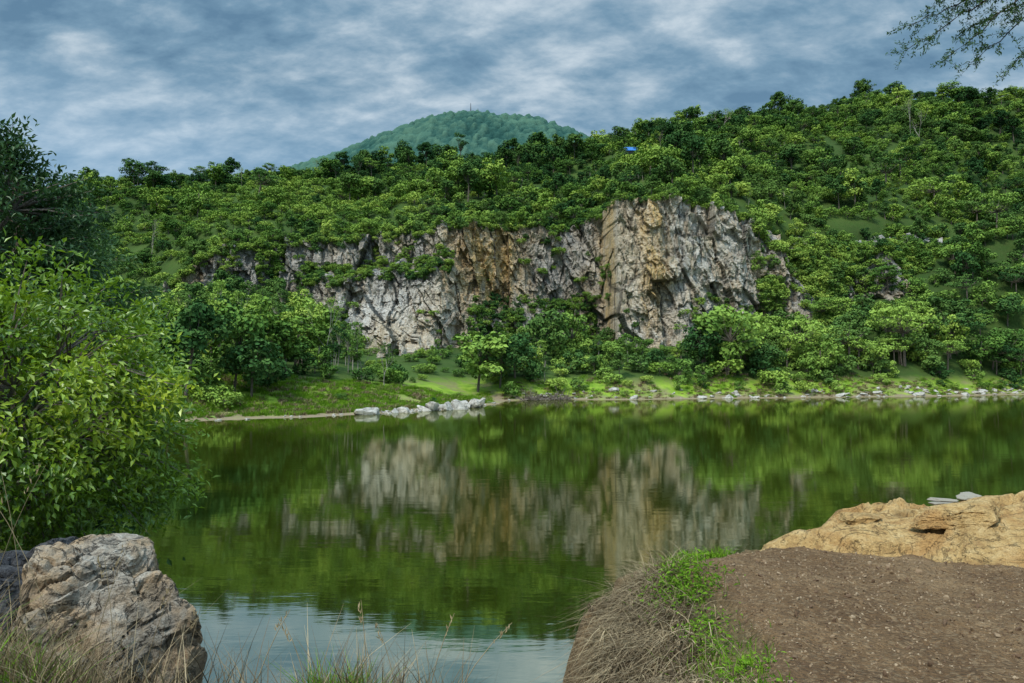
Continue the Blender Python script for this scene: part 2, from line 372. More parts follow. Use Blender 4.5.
# ---------------------------------------------------------------- tree sources
def make_tree(name,seed,trunk_h,cc,r,rz,nclump,per,leaf,mats,flat=.75,crf=(.28,.45),trunk_r=.14,gap=.0,asp=.7):
    rng=np.random.default_rng(seed);acc=Acc()
    lean=rng.normal(size=2)*.25
    top=np.array([lean[0],lean[1],cc])
    tube(acc,[(0,0,-1.5),(lean[0]*.2,lean[1]*.2,trunk_h*.35),(lean[0]*.6,lean[1]*.6,trunk_h*.7),top],[trunk_r,trunk_r*.8,trunk_r*.6,trunk_r*.25],5,1)
    for i in range(nclump):
        dv=unit(rng.normal(size=3));dv[2]=dv[2]*.9+.15
        q=rng.uniform(.3,1.0)**.6
        c=np.array([lean[0]+dv[0]*r*q,lean[1]+dv[1]*r*q,cc+dv[2]*rz*q])
        rc=r*rng.uniform(*crf)
        st=np.array([lean[0]*.6,lean[1]*.6,max(trunk_h*.5,cc-rz*.8)])
        mdl=(st+c)/2+np.array([0,0,-.1*r])
        tube(acc,[st,mdl,c],[trunk_r*.45,trunk_r*.28,trunk_r*.1],3,1)
        n=int(per*rng.uniform(.6,1.3)*(rc/(r*.36))**1.5)
        d=unit(rng.normal(size=(n,3)));d[:,2]=np.abs(d[:,2])*np.where(rng.random(n)<.8,1,-1)
        rad=rng.uniform(.6,1.12,n)*(1+.35*(vn(d[:,0]*2+i,d[:,1]*2,d[:,2]*2,seed)-.5))
        C=c+d*rc*rad[:,None]*np.array([1,1,flat])
        Nn=unit(d*.8+np.array([0,0,.45])+rng.normal(size=(n,3))*.45)
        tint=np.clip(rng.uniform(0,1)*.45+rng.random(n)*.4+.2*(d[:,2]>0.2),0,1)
        leaf_cards(acc,C,Nn,leaf*rng.uniform(.5,1.25,n),rng,asp,0,tint)
    return obj(name,acc.mesh(name,mats),link=False)
def bare_tree(name,seed):
    rng=np.random.default_rng(seed);acc=Acc()
    def rec(p,d,L,r,lv):
        e=p+d*L;m=(p+e)/2+rng.normal(size=3)*L*.06
        tube(acc,[p,m,e],[r,r*.8,r*.6],4,1)
        if lv==0:
            n=4;C=e+rng.normal(size=(n,3))*.35;leaf_cards(acc,C,unit(rng.normal(size=(n,3))),.13,rng,.5,0,rng.random(n));return
        for k in range(rng.integers(2,4)):
            nd=unit(d+rng.normal(size=3)*.34+np.array([0,0,.25]));rec(e,nd,L*rng.uniform(.62,.85),r*.6,lv-1)
    rec(np.array([0,0,-1.]),np.array([0,0,1.]),3.6,.13,5)
    return obj(name,acc.mesh(name,mats=[M_folY,M_barkP]),link=False)
def coll(name,objs):
    c=bpy.data.collections.new(name)
    for o in objs:
        c.objects.link(o)
    return c
src={}
def reg(o): src[o.name]=o
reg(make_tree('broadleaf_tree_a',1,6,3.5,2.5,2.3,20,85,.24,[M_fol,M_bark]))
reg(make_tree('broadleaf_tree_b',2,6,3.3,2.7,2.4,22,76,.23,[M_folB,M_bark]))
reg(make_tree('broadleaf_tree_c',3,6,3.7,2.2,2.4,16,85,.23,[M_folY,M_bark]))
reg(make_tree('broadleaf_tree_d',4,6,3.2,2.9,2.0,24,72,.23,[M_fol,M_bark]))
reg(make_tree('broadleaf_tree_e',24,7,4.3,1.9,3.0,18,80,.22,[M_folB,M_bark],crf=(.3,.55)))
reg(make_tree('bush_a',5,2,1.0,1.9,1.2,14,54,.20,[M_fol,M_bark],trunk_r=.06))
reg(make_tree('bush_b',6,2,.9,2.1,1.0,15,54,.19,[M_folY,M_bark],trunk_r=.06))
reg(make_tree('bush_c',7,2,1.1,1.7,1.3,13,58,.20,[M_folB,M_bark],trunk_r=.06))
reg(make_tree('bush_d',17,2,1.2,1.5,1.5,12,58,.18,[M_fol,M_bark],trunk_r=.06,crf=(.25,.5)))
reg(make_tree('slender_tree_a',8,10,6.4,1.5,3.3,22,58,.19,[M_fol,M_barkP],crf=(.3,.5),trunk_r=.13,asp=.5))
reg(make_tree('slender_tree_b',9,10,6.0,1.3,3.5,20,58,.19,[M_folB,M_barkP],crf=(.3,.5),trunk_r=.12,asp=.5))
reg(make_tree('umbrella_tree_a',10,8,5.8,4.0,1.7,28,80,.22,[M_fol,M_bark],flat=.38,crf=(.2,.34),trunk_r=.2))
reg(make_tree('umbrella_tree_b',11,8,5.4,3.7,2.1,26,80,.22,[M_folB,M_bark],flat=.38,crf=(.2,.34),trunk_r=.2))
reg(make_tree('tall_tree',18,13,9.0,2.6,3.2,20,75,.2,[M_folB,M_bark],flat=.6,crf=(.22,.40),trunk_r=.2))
reg(bare_tree('bare_tree',12))
forest=coll('forest_species',src.values());names=sorted(src)
IX={n:i for i,n in enumerate(names)}
def gn(name,c):
    g=bpy.data.node_groups.new(name,'GeometryNodeTree')
    g.interface.new_socket('Geometry',in_out='INPUT',socket_type='NodeSocketGeometry')
    g.interface.new_socket('Geometry',in_out='OUTPUT',socket_type='NodeSocketGeometry')
    i=g.nodes.new('NodeGroupInput');o=g.nodes.new('NodeGroupOutput');iop=g.nodes.new('GeometryNodeInstanceOnPoints')
    ci=g.nodes.new('GeometryNodeCollectionInfo');ci.inputs['Collection'].default_value=c
    ci.inputs['Separate Children'].default_value=True;ci.inputs['Reset Children'].default_value=True
    iop.inputs['Pick Instance'].default_value=True
    def na(nm,dt):
        a=g.nodes.new('GeometryNodeInputNamedAttribute');a.data_type=dt;a.inputs['Name'].default_value=nm
        return [s for s in a.outputs if s.name=='Attribute' and s.enabled][0]
    L=g.links.new
    L(i.outputs[0],iop.inputs['Points']);L(ci.outputs[0],iop.inputs['Instance'])
    L(na('idx','INT'),iop.inputs['Instance Index']);L(na('rot','FLOAT_VECTOR'),iop.inputs['Rotation']);L(na('scl','FLOAT_VECTOR'),iop.inputs['Scale'])
    L(iop.outputs[0],o.inputs[0]);return g
def scatter(name,P,R,S,I,c):
    P=np.asarray(P,float);me=bpy.data.meshes.new(name);me.vertices.add(len(P));me.vertices.foreach_set('co',P.ravel())
    a=me.attributes.new('rot','FLOAT_VECTOR','POINT');a.data.foreach_set('vector',np.asarray(R,np.float32).ravel())
    a=me.attributes.new('scl','FLOAT_VECTOR','POINT');a.data.foreach_set('vector',np.asarray(S,np.float32).ravel())
    a=me.attributes.new('idx','INT','POINT');a.data.foreach_set('value',np.asarray(I,np.int32))
    o=obj(name,me);m=o.modifiers.new('instances','NODES');m.node_group=gn(name,c);print(name,len(P));return o
rng=np.random.default_rng(77)
TP_,TI,TS=[],[],[]
def put(x,y,z,sp,s,sz=None):
    TP_.append((x,y,z));TI.append(IX[sp]);TS.append((s*rng.uniform(.85,1.15),s*rng.uniform(.85,1.15),(sz if sz else s)*rng.uniform(.85,1.15)))
sp=4.05
gx,gy=np.meshgrid(np.arange(-330,330,sp),np.arange(58,400,sp),indexing='ij')
gx=(gx+rng.uniform(-.5,.5,gx.shape)*sp).ravel();gy=(gy+rng.uniform(-.5,.5,gy.shape)*sp).ravel()
z,d,t,Dc,Dr,zt,wj=H(gx,gy,True)
open_=fbm(gx/45,gy/45,5.,3,31);dens=fbm(gx/14,gy/14,2.,3,41);spn=fbm(gx/22,gy/22,8.,3,43)
R1=['broadleaf_tree_a','broadleaf_tree_b','broadleaf_tree_c','broadleaf_tree_d','broadleaf_tree_e']
RD1=['broadleaf_tree_b','broadleaf_tree_e','broadleaf_tree_b','broadleaf_tree_d']
B1=['bush_a','bush_b','bush_c','bush_d'];BD=['bush_c','bush_c','bush_a'];U1=['umbrella_tree_a','umbrella_tree_b'];S1=['slender_tree_a','slender_tree_b']
ch=lambda L:L[rng.integers(len(L))]
for i in range(len(gx)):
    x,y=gx[i],gy[i];ti=t[i];px=ti*F+512
    if abs(ti)>.78 or d[i]<2.5: continue
    if y>Dr[i]+6: continue
    cl=(170<px<940)
    if cl and Dc[i]-5<y<Dc[i]+9+wj[i]*.8: continue
    u=rng.random()
    if y>Dc[i]+5:
        ridge=y>Dr[i]-22
        if (open_[i]>.60 or (px<330 and y>225 and open_[i]>.47)) and not ridge:
            if u<.88: put(x,y,z[i],ch(['bush_b','bush_a','bush_b','bush_d']),rng.uniform(.7,1.35))
            elif u<.94: put(x,y,z[i],ch(R1),rng.uniform(.6,1.2))
        else:
            dk=spn[i]>.51
            if u<.40: put(x,y,z[i],ch(RD1 if dk else R1),rng.uniform(.5,1.0)*(1+.8*(dens[i]>.58)))
            elif u<.91: put(x,y,z[i],ch(BD if dk else B1),rng.uniform(.85,1.75))
            elif u<.955: put(x,y,z[i],ch(U1),rng.uniform(.5,1.0))
            elif u<.982: put(x,y,z[i],ch(S1),rng.uniform(.5,.8))
            elif u<.990: put(x,y,z[i],'bare_tree',rng.uniform(.5,.8))
            else: put(x,y,z[i],'tall_tree',rng.uniform(.5,.85))
    else:
        lim=5 if px<150 else 9 if px<290 else 20 if px<485 else 6
        lim+= (dens[i]-.5)*8
        if d[i]<lim:
            if d[i]>lim-4 and u<.75: put(x,y,z[i],ch(B1),rng.uniform(.4,1.1))
            elif u<.14 and d[i]>4: put(x,y,z[i],ch(B1),rng.uniform(.2,.6))
            continue
        if px<310:
            if u<.45: put(x,y,z[i],ch(R1),rng.uniform(.9,1.5))
            elif u<.68: put(x,y,z[i],ch(S1),rng.uniform(.8,1.25))
            else: put(x,y,z[i],ch(B1),rng.uniform(1,1.7))
        elif px<360 or (px<470 and y<118):
            if u<.36: put(x,y,z[i],ch(S1),rng.uniform(.5,.9))
            elif u<.5: put(x,y,z[i],ch(R1),rng.uniform(.5,1.0))
            elif u<.95: put(x,y,z[i],ch(B1),rng.uniform(.7,1.4))
            elif u<.97: put(x,y,z[i],'bare_tree',rng.uniform(.5,.8))
        elif px<470:
            if u<.08: put(x,y,z[i],ch(S1),rng.uniform(.4,.65))
            elif u<.75: put(x,y,z[i],ch(B1),rng.uniform(.4,.95))
        elif px<690:
            if u<.30: put(x,y,z[i],ch(R1),rng.uniform(.5,1.0))
            elif u<.34: put(x,y,z[i],ch(S1),rng.uniform(.5,.8))
            else: put(x,y,z[i],ch(B1),rng.uniform(.7,1.6))
        else:
            if u<.27: put(x,y,z[i],ch(R1),rng.uniform(.8,1.45))
            elif u<.44: put(x,y,z[i],ch(U1),rng.uniform(.65,1.1))
            else: put(x,y,z[i],ch(B1),rng.uniform(.9,1.9))
def at(px,D): 
    x=P2T(px)*D;return x,D,H1(x,D)
for px,D,s_,k in [(728,150,2.2,'broadleaf_tree_a'),(745,156,2.1,'broadleaf_tree_d'),(706,152,1.6,'broadleaf_tree_b'),(800,158,1.5,'umbrella_tree_a'),(850,160,1.6,'umbrella_tree_b'),(905,165,1.6,'umbrella_tree_a'),(950,172,1.5,'umbrella_tree_b'),(770,152,1.3,'broadleaf_tree_b'),
    (820,154,1.3,'broadleaf_tree_d'),(880,160,1.3,'broadleaf_tree_a'),(930,166,1.3,'broadleaf_tree_b'),(980,172,1.4,'broadleaf_tree_d'),(1010,176,1.4,'broadleaf_tree_a'),
    (500,136,1.6,'broadleaf_tree_b'),(478,134,1.9,'broadleaf_tree_a'),(515,140,1.7,'broadleaf_tree_b'),(545,160,1.8,'broadleaf_tree_b'),(570,165,1.6,'broadleaf_tree_a'),(326,116,1.0,'bare_tree'),(362,114,.75,'bare_tree'),(385,112,.65,'bare_tree'),(150,230,1.3,'bare_tree'),
    (460,316,1.25,'tall_tree'),(403,312,1.9,'broadleaf_tree_b'),(408,300,1.7,'broadleaf_tree_b'),(686,336,1.5,'umbrella_tree_b'),(640,330,1.3,'broadleaf_tree_b'),(915,290,1.7,'bare_tree'),(925,288,1.5,'bare_tree'),(725,300,1.4,'bare_tree'),(300,150,1.2,'slender_tree_a'),(455,300,.8,'slender_tree_a'),
    (195,250,1.8,'broadleaf_tree_d'),(130,300,1.9,'broadleaf_tree_b'),(145,300,1.5,'umbrella_tree_b'),(255,260,1.8,'umbrella_tree_b'),(540,326,1.3,'umbrella_tree_b'),(900,354,1.6,'broadleaf_tree_b'),(870,352,1.3,'umbrella_tree_b'),(780,345,1.3,'broadleaf_tree_a'),(745,322,1.7,'broadleaf_tree_b'),(725,316,1.4,'broadleaf_tree_a'),(624,250,.9,'broadleaf_tree_a'),(640,250,.9,'broadleaf_tree_b'),
    (890,240,1.5,'umbrella_tree_b'),(940,235,1.6,'umbrella_tree_a'),(980,240,1.6,'umbrella_tree_b'),(905,255,1.5,'umbrella_tree_a'),(830,245,1.3,'umbrella_tree_b'),(1000,225,1.6,'umbrella_tree_a')]:
    x,y,zz=at(px,D);put(x,y,zz,k,s_)
# ---------------------------------------------------------------- cliff
NU,NV=960,170
tt=np.linspace(P2T(160),P2T(955),NU);vv=np.linspace(0,1,NV)
Tm,Vm=np.meshgrid(tt,vv,indexing='ij')
Dm=np.interp(Tm,T_,DC);ztm=np.interp(Tm,T_,ZT)+(fbm(Tm*60,Tm*0,.5,3,3)-.5)*6;zfm=np.interp(Tm,T_,ZF)-6
pxm=Tm*F+512
endf=sst((pxm-160)/40)*sst((955-pxm)/60)
ztm=ztm-4*(1-endf)-5*sst((pxm-755)/30)*endf
Zc=zfm+(ztm-zfm)*Vm
hh=ztm-Zc
Xb=Tm*Dm
back=.17*(Zc-zfm)
wx_=Xb+(fbm(Xb/3,Zc/5,0,4,11)-.5)*1.8;wz_=Zc+(fbm(Xb/3,Zc/5,9,4,12)-.5)*2.4
fa,ea,ia=facet(wx_/8+wz_*.03,wz_/22,1);fb,eb,ib=facet(wx_/2.9+wz_*.07,wz_/6.5,2);fc,ec,ic=facet(wx_/1.25+wz_*.15,wz_/2.2,3);fd,ed,id4=facet(wx_/.7,wz_/1.1+wx_*.3,4)
fw=4.6*fa+2.1*fb+1.0*fc+.4*fd+(fbm(Xb*.8,Zc*.5,0,5,9)-.5)*.9
bm=sst((pxm-295)/20)*sst((465-pxm)/60)
fw+=bm*(7*sst((hh-8+6*(fbm(Xb/9,Zc*0,0,3,14)-.5))/3.)+np.maximum(hh-17,0)*.8)
b2=sst((pxm-455)/30)*sst((600-pxm)/30)
fw+=b2*(np.maximum(hh-20,0)*.6)
fw+=sst((pxm-765)/40)*(hh*.35)
fw=fw*(.4+.6*endf)
Yd=Dm+back-fw
Xd=Tm*Dm+(fw)*.12*(facet(Xb/6,Zc/9,8)[0])
ncap=9
Xs=[Xd];Ys=[Yd];Zs=[Zc]
for k in range(1,ncap+1):
    yy=Yd[:,-1:]+k*2.7;Xs.append(Xd[:,-1:]*(1+k*2.7/Dm[:,-1:]));Ys.append(yy);Zs.append(Zc[:,-1:]+.5*math.sin(k/ncap*3.1)-k*.3+5*sst((pxm[:,-1:]-755)/30)*sst(k/4))
Xd=np.concatenate(Xs,1);Yd=np.concatenate(Ys,1);Zd=np.concatenate(Zs,1)
pad=lambda a,v:np.concatenate([a,np.full((NU,ncap),v)],1)
crk=pad(np.minimum(np.minimum(ea*1.8,eb*1.3+.02),ec*1.6+.04),.3);cid=pad(ib*.4+ic*.3+id4*.3,.3)
och=sst((pxm-432)/14)*sst((525-pxm)/18)*sst(hh/2)*sst((26-hh)/8)*.8*(ia*.7+.4)+sst((pxm-638)/8)*sst((676-pxm)/10)*.65*ib+sst((pxm-598)/8)*sst((622-pxm)/6)*.5+.35*sst((pxm-676)/20)*sst((760-pxm)/20)*(ic>.55)
och=pad(np.clip(och,0,1),0)
lite=pad(np.clip(sst((pxm-612)/8)*sst((770-pxm)/25)+.9*sst((pxm-340)/20)*sst((480-pxm)/30)*sst((hh-12)/5)+.5*sst((pxm-430)/10)*sst((470-pxm)/10),0,1),0)
V=np.stack([Xd,Yd,Zd],-1)
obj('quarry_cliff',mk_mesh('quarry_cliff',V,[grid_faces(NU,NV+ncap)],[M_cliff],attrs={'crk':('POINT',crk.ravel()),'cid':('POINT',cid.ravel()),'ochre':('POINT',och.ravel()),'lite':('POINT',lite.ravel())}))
msk=fbm(Xb/9,Zc/9,4.,4,51)
for _ in range(26000):
    i=rng.integers(NU);j=rng.integers(8,NV);px=pxm[i,j];h_=hh[i,j];m_=msk[i,j]
    pr=.0;sz=1
    if m_>.60: pr=.08
    if px>762:
        pr=1. if m_>.44 or px>905 or h_<3 else .12;sz=1.35
    if px<255 : pr=max(pr,.15 if m_>.48 else .02)
    if 255<px<280: pr=.5
    if 300<px<450 and 7<h_<13: pr=.7;sz=.9
    if 470<px<600 and h_>20: pr=.5
    if 300<px<360 and h_>19: pr=.35
    if 590<px<615 and 8<h_: pr=max(pr,.08)
    if 700<px<760 and h_>17 and m_>.5: pr=max(pr,.12)
    if h_<1.2: pr=.6
    if rng.random()<pr*.45:
        put(Xd[i,j],Yd[i,j]-.1,Zd[i,j]-.5,ch(B1),rng.uniform(.3,.85)*sz)
for i in range(0,NU,2):
    k=rng.integers(0,9);j=NV-1+k
    if rng.random()<.6: put(Xd[i,j],Yd[i,j]+.3,Zd[i,j]-.6,ch(B1),rng.uniform(.6,1.3))
    else: put(Xd[i,j],Yd[i,j]+1.5,Zd[i,j]-.8,ch(R1),rng.uniform(.5,1.1))
n=len(TP_);R=np.zeros((n,3));R[:,2]=rng.uniform(0,6.28,n);R[:,:2]=rng.normal(size=(n,2))*.06
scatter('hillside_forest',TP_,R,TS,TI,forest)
# ---------------------------------------------------------------- rocks
def ico(sub):
    import bmesh
    bm=bmesh.new();bmesh.ops.create_icosphere(bm,subdivisions=sub,radius=1)
    V=np.array([v.co[:] for v in bm.verts]);Fc=np.array([[v.index for v in f.verts] for f in bm.faces]);bm.free();return V,Fc
ICO={}
def rock(seed,sub=4,npl=14,size=(1,1,1),ns=.06,nf=3.,jit=.22):
    if sub not in ICO: ICO[sub]=ico(sub)
    V,Fc=ICO[sub];r=np.random.default_rng(seed);Nn=unit(r.normal(size=(npl,3)));Nn=np.concatenate([Nn,[[0,0,1],[0,0,-1.]]]);dd=r.uniform(1-jit*1.4,1,len(Nn))*.85
    dt=V@Nn.T;rad=np.where(dt>.05,dd/np.maximum(dt,.05),9).min(1);rad=np.minimum(rad,1.35)
    Pp=V*rad[:,None]
    dn=(fbm(Pp[:,0]*nf+seed,Pp[:,1]*nf,Pp[:,2]*nf,5,seed)-.5)*2*ns
    q=fbm(Pp[:,0]*1.5,Pp[:,1]*1.5,Pp[:,2]*2.5+seed,3,seed+9)*9
    dn+=(sst((q-np.floor(q)-.6)/.4)+np.floor(q)-4.5)*ns*.45
    rd=np.abs(fbm(Pp[:,0]*nf*.6,Pp[:,1]*nf*.6+seed,Pp[:,2]*nf*1.2,3,seed+5)-.5)
    dn-=np.maximum(.03-rd,0)*2.2*ns/.06
    return (Pp+V*dn[:,None])*np.array(size),Fc
stn=[]
for k in range(4):
    V,Fc=rock(100+k,3,9,jit=.35);stn.append(obj('shore_stone_%s'%'abcd'[k],mk_mesh('st',V,[Fc],[M_white]),link=False))
stones=coll('stone_shapes',stn)
P,R,S=[],[],[]
SPX=np.arange(90,1060,2.);SY=[]
ysn=np.arange(40,230,.25)
for a in SPX:
    t0=P2T(a);dd=lakeD(t0*ysn,ysn);k=np.where((dd[1:]>0)&(dd[:-1]<=0))[0];SY.append(ysn[k[-1]+1])
SY=np.array(SY)
def shore_pt(px,dofs):
    y=np.interp(px,SPX,SY)+dofs;return P2T(px)*y,y
def stone(px,dofs,s,el=.6):
    x,y=shore_pt(px,dofs);z=max(H1(x,y),-.1)
    P.append((x,y,z+s*.15));R.append((rng.normal()*.25,rng.normal()*.25,rng.uniform(0,6.3)));S.append((s*rng.uniform(.8,1.4),s*rng.uniform(.7,1.2),s*el))
for px,s in [(364,.8),(370,1.2),(395,.7),(402,1.0),(424,.9),(431,1.3),(441,.9),(447,1.4),(457,1.5),(466,.9),(472,1.3),(479,1.2)]:
    stone(px,rng.uniform(-.3,1.6),s,.8)
for px,s in [(455,1.3),(464,1.5),(475,1.2)]: stone(px,rng.uniform(4,9),s,.8)
for _ in range(45): stone(rng.uniform(355,485),rng.uniform(-.3,3),rng.uniform(.15,.45))
for _ in range(110): stone(rng.uniform(485,1030),rng.uniform(.2,5.),rng.uniform(.15,.45)*rng.choice([1,1,2]))
for _ in range(35): stone(rng.uniform(850,1030),rng.uniform(0,7),rng.uniform(.35,.9))
for _ in range(20): stone(rng.uniform(150,360),rng.uniform(-.3,2),rng.uniform(.12,.3))
scatter('shore_rocks',P,R,S,rng.integers(0,4,len(P)),stones)
acc=Acc()
for _ in range(160):
    x,y=shore_pt(rng.uniform(522,568),rng.uniform(-.5,2.5));z0=max(0,H1(x,y))
    dv=unit(rng.normal(size=3)*np.array([1,1,.45]));dv[2]=abs(dv[2]);L=rng.uniform(1,3)
    tube(acc,[np.array([x,y,z0]),np.array([x,y,z0])+dv*L*.5+rng.normal(size=3)*.1,np.array([x,y,z0])+dv*L],[.09,.06,.02],4,0)
obj('driftwood_heap',acc.mesh('driftwood_heap',[M_bark]))
# ---------------------------------------------------------------- grass
def blades(acc,B,Hh,lean,W,rng,mat=0,tint=None,curl=.5,nseg=4):
    n=len(B);az=rng.uniform(0,6.283,n);sd=np.stack([np.cos(az),np.sin(az),0*az],1)
    tint=rng.random(n) if tint is None else tint
    Hh=Hh[:,None];W=np.asarray(W).reshape(-1,1)*np.ones((n,1));rows=[]
    for k in range(nseg+1):
        q=k/nseg
        c=B+np.array([0,0,1])*Hh*(q-curl*.35*q*q)+lean*Hh*q*q
        w=W*(1-q**1.5)*.5+.0004
        rows+= [c-sd*w,c+sd*w]
    V=np.stack(rows,1);m=2*(nseg+1);base=np.arange(n)[:,None]*m
    Fc=np.concatenate([base+np.array([2*k,2*k+1,2*k+3,2*k+2]) for k in range(nseg)])
    acc.add(V.reshape(-1,3),Fc,mat,np.concatenate([tint]*nseg))
tf=[]
for k in range(3):
    acc=Acc();n=55;B=np.zeros((n,3));B[:,:2]=rng.normal(size=(n,2))*.35
    ln=np.zeros((n,3));ln[:,:2]=rng.normal(size=(n,2))*.4
    blades(acc,B,rng.uniform(.35,1.,n),ln,.08,rng,nseg=2);tf.append(obj('grass_tuft_%s'%'abc'[k],acc.mesh('tuft',[M_grassG]if k<2 else [M_straw]),link=False))
tufts=coll('grass_tuft_shapes',tf)
n=6500;pxs=np.where(rng.random(n)<.5,rng.uniform(120,1040,n),rng.uniform(150,490,n))
dof=np.where(pxs<490,rng.uniform(.2,24,n),rng.uniform(1.,11,n));yy=np.interp(pxs,SPX,SY)+dof;xx=(pxs-512)/F*yy
z=H(xx,yy);cl_=fbm(xx/5,yy/5,0,3,95);k=(z>.15)&(cl_>.42);xx,yy,z,pxs=xx[k],yy[k],z[k],pxs[k];n=len(xx)
s=rng.uniform(.3,1.,n);u=rng.random(n);I=np.where(pxs<490,np.where(u<.75,(u*99).astype(int)%2,2),np.where(u<.45,(u*99).astype(int)%2,2))
R=np.zeros((n,3));R[:,2]=rng.uniform(0,6.3,n)
scatter('shore_grass',np.stack([xx,yy,z-.05],1),R,np.stack([s,s,s*rng.uniform(.5,1,n)],1),I,tufts)
# ---------------------------------------------------------------- huts on the hill
def hut(name,px,D,w,dp,h,roofc,zo):
    x,y,z=at(px,D);z+=zo
    e=bpy.data.objects.new(name,None);sc.collection.objects.link(e);e.location=(x,y,z)
    a=Acc();hw,hd=w/2,dp/2
    V=[(-hw,-hd,-3),(hw,-hd,-3),(hw,hd,-3),(-hw,hd,-3),(-hw,-hd,h),(hw,-hd,h),(hw,hd,h),(-hw,hd,h),(-hw,0,h+1.4),(hw,0,h+1.4)]
    a.add(V,[(0,1,5,4),(1,2,6,5),(2,3,7,6),(3,0,4,7)]);a.add(V,[(4,8,7),(5,6,9)])
    obj('walls',a.mesh('walls',[plain('hut_wall',(.25,.22,.18))]),e)
    a=Acc();o=.5
    V=[(-hw-o,-hd-o,h-.1),(hw+o,-hd-o,h-.1),(hw+o,0,h+1.6),(-hw-o,0,h+1.6),(-hw-o,hd+o,h-.1),(hw+o,hd+o,h-.1)]
    V=V+[(v[0],v[1],v[2]+.12) for v in V]
    a.add(V,[(0,1,2,3),(3,2,5,4),(6,9,8,7),(9,10,11,8),(0,6,7,1),(4,5,11,10),(0,3,9,6),(3,4,10,9),(1,7,8,2),(2,8,11,5)])
    obj('roof',a.mesh('roof',[plain(name+'_roof',roofc,.5)]),e)
    a=Acc()
    for cx,cz,ww,hh_ in ((-w*.25,h*.5,.9,1.),(w*.28,h*.5,.9,1.),(0,h*.35,.9,h*.7)):
        a.add([(cx-ww/2,-hd-.02,cz-hh_/2),(cx+ww/2,-hd-.02,cz-hh_/2),(cx+ww/2,-hd-.02,cz+hh_/2),(cx-ww/2,-hd-.02,cz+hh_/2)],[(0,1,2,3)])
    obj('openings',a.mesh('openings',[plain('opening',(.03,.03,.03))]),e)
hut('blue_roof_hut',632,253,3.6,3.0,2.3,(.02,.13,.4),2.4)
hut('red_roof_house',737,318,7,5,2.6,(.16,.07,.055),2.0)
# ---------------------------------------------------------------- near ground
PL=np.array([(-14,-6),(-14,13),(-8.5,10.5),(-6.2,8.3),(-4,6.3),(-3.1,5.5),(-2.7,4.7),(-2.6,4.0),(-1.9,3.6),(-1.0,3.5),(0,3.45),(.75,3.4),(1.12,3.9),(1.22,5.2),(1.25,6.2),(1.6,6.85),(2.4,7.2),(3.5,8.0),(5,8.6),(14,9.6),(14,-6)],float)
def HN(x,y):
    wa=.5*sst((x-.2)/.6)+.15
    xx=x+(fbm(x*1.3,y*1.3,0,3,61)-.5)*wa;yy=y+(fbm(x*1.3,y*1.3,5,3,62)-.5)*wa
    d=sdist(xx,yy,PL);do=np.maximum(d,0)
    k1=.62*sst((x+.1)/.7)+.05
    drop=.5*np.minimum(do,k1)+2.4*np.maximum(do-k1,0)
    z=3.4-drop-.12*sst((d+.35)/.35)
    z+=(fbm(x*.9,y*.9,0,4,63)-.5)*.14+(fbm(x*6,y*6,0,4,64)-.5)*.045+(fbm(x*22,y*22,0,2,65)-.5)*.014
    z+=(fbm(x*3,y*3,z*3,4,66)-.5)*.5*sst((do-.25)/.4)
    return np.maximum(z,-2.2),d
def fine(a,b,c0,c1,f,cst):
    return np.unique(np.round(np.concatenate([np.arange(a,c0,cst),np.arange(c0,c1,f),np.arange(c1,b+.01,cst)]),4))
xs=fine(-14,14,-4.5,6.5,.035,.2);ys=fine(-6,13,2.8,9.0,.035,.2);X,Y=np.meshgrid(xs,ys,indexing='ij')
Z,d=HN(X,Y)
steep=sst((d-.35)/.4);gy_=np.clip(sst((d+.35)/.3)*(1-steep)*.6+(X<.4)*.6*(1-steep),0,1)
obj('dirt_ground',mk_mesh('dirt_ground',np.stack([X,Y,Z],-1),[grid_faces(len(xs),len(ys))],[M_dirt],attrs={'steep':('POINT',steep.ravel()),'grassy':('POINT',gy_.ravel())},smooth=True))
def hn(x,y): return float(HN(np.array([float(x)]),np.array([float(y)]))[0][0])
SL=np.array([(2.2,6.95),(2.55,6.6),(3.0,6.5),(3.5,6.35),(3.9,5.95),(4.6,5.7),(6,5.1),(9,4.8),(9.5,9.2),(5.4,8.9),(4.2,8.35),(3.3,8.0),(2.7,7.5)],float)
def HS(X,Y):
    xw=X+(fbm(X*2.2,Y*2.2,0,4,71)-.5)*.45;yw=Y+(fbm(X*2.2,Y*2.2,3,4,72)-.5)*.45
    d=-sdist(xw,yw,SL)
    lay=fbm(X*.6,Y*1.1,0,3,73)
    z=3.2+np.clip(d*1.5,-1.6,.14)+.30*sst(d/1.3)*(.5+lay)
    l8=lay*7;ter=np.floor(l8)/7;z+=(sst((l8-np.floor(l8)-.8)/.2)/7+ter-.42)*.60*sst(d/.4)
    fa_,fe_,_=facet(X*1.1,Y*1.5,5);z+=fa_*.09*sst(d/.2)-.05*sst((.05-fe_)/.05)*sst(d/.3)
    z+=(fbm(X*4,Y*4,0,5,74)-.5)*.08+(fbm(X*25,Y*25,0,3,75)-.5)*.018
    return np.where(d<-.25,z-2.0*(-d-.25),z)
xs=np.arange(1.9,9.6,.028);ys=np.arange(4.7,9.6,.028);X,Y=np.meshgrid(xs,ys,indexing='ij')
obj('sandstone_ledge',mk_mesh('sandstone_ledge',np.stack([X,Y,HS(X,Y)],-1),[grid_faces(len(xs),len(ys))],[M_slab],smooth=True))
def hs(x,y): return float(HS(np.array([float(x)]),np.array([float(y)]))[0])
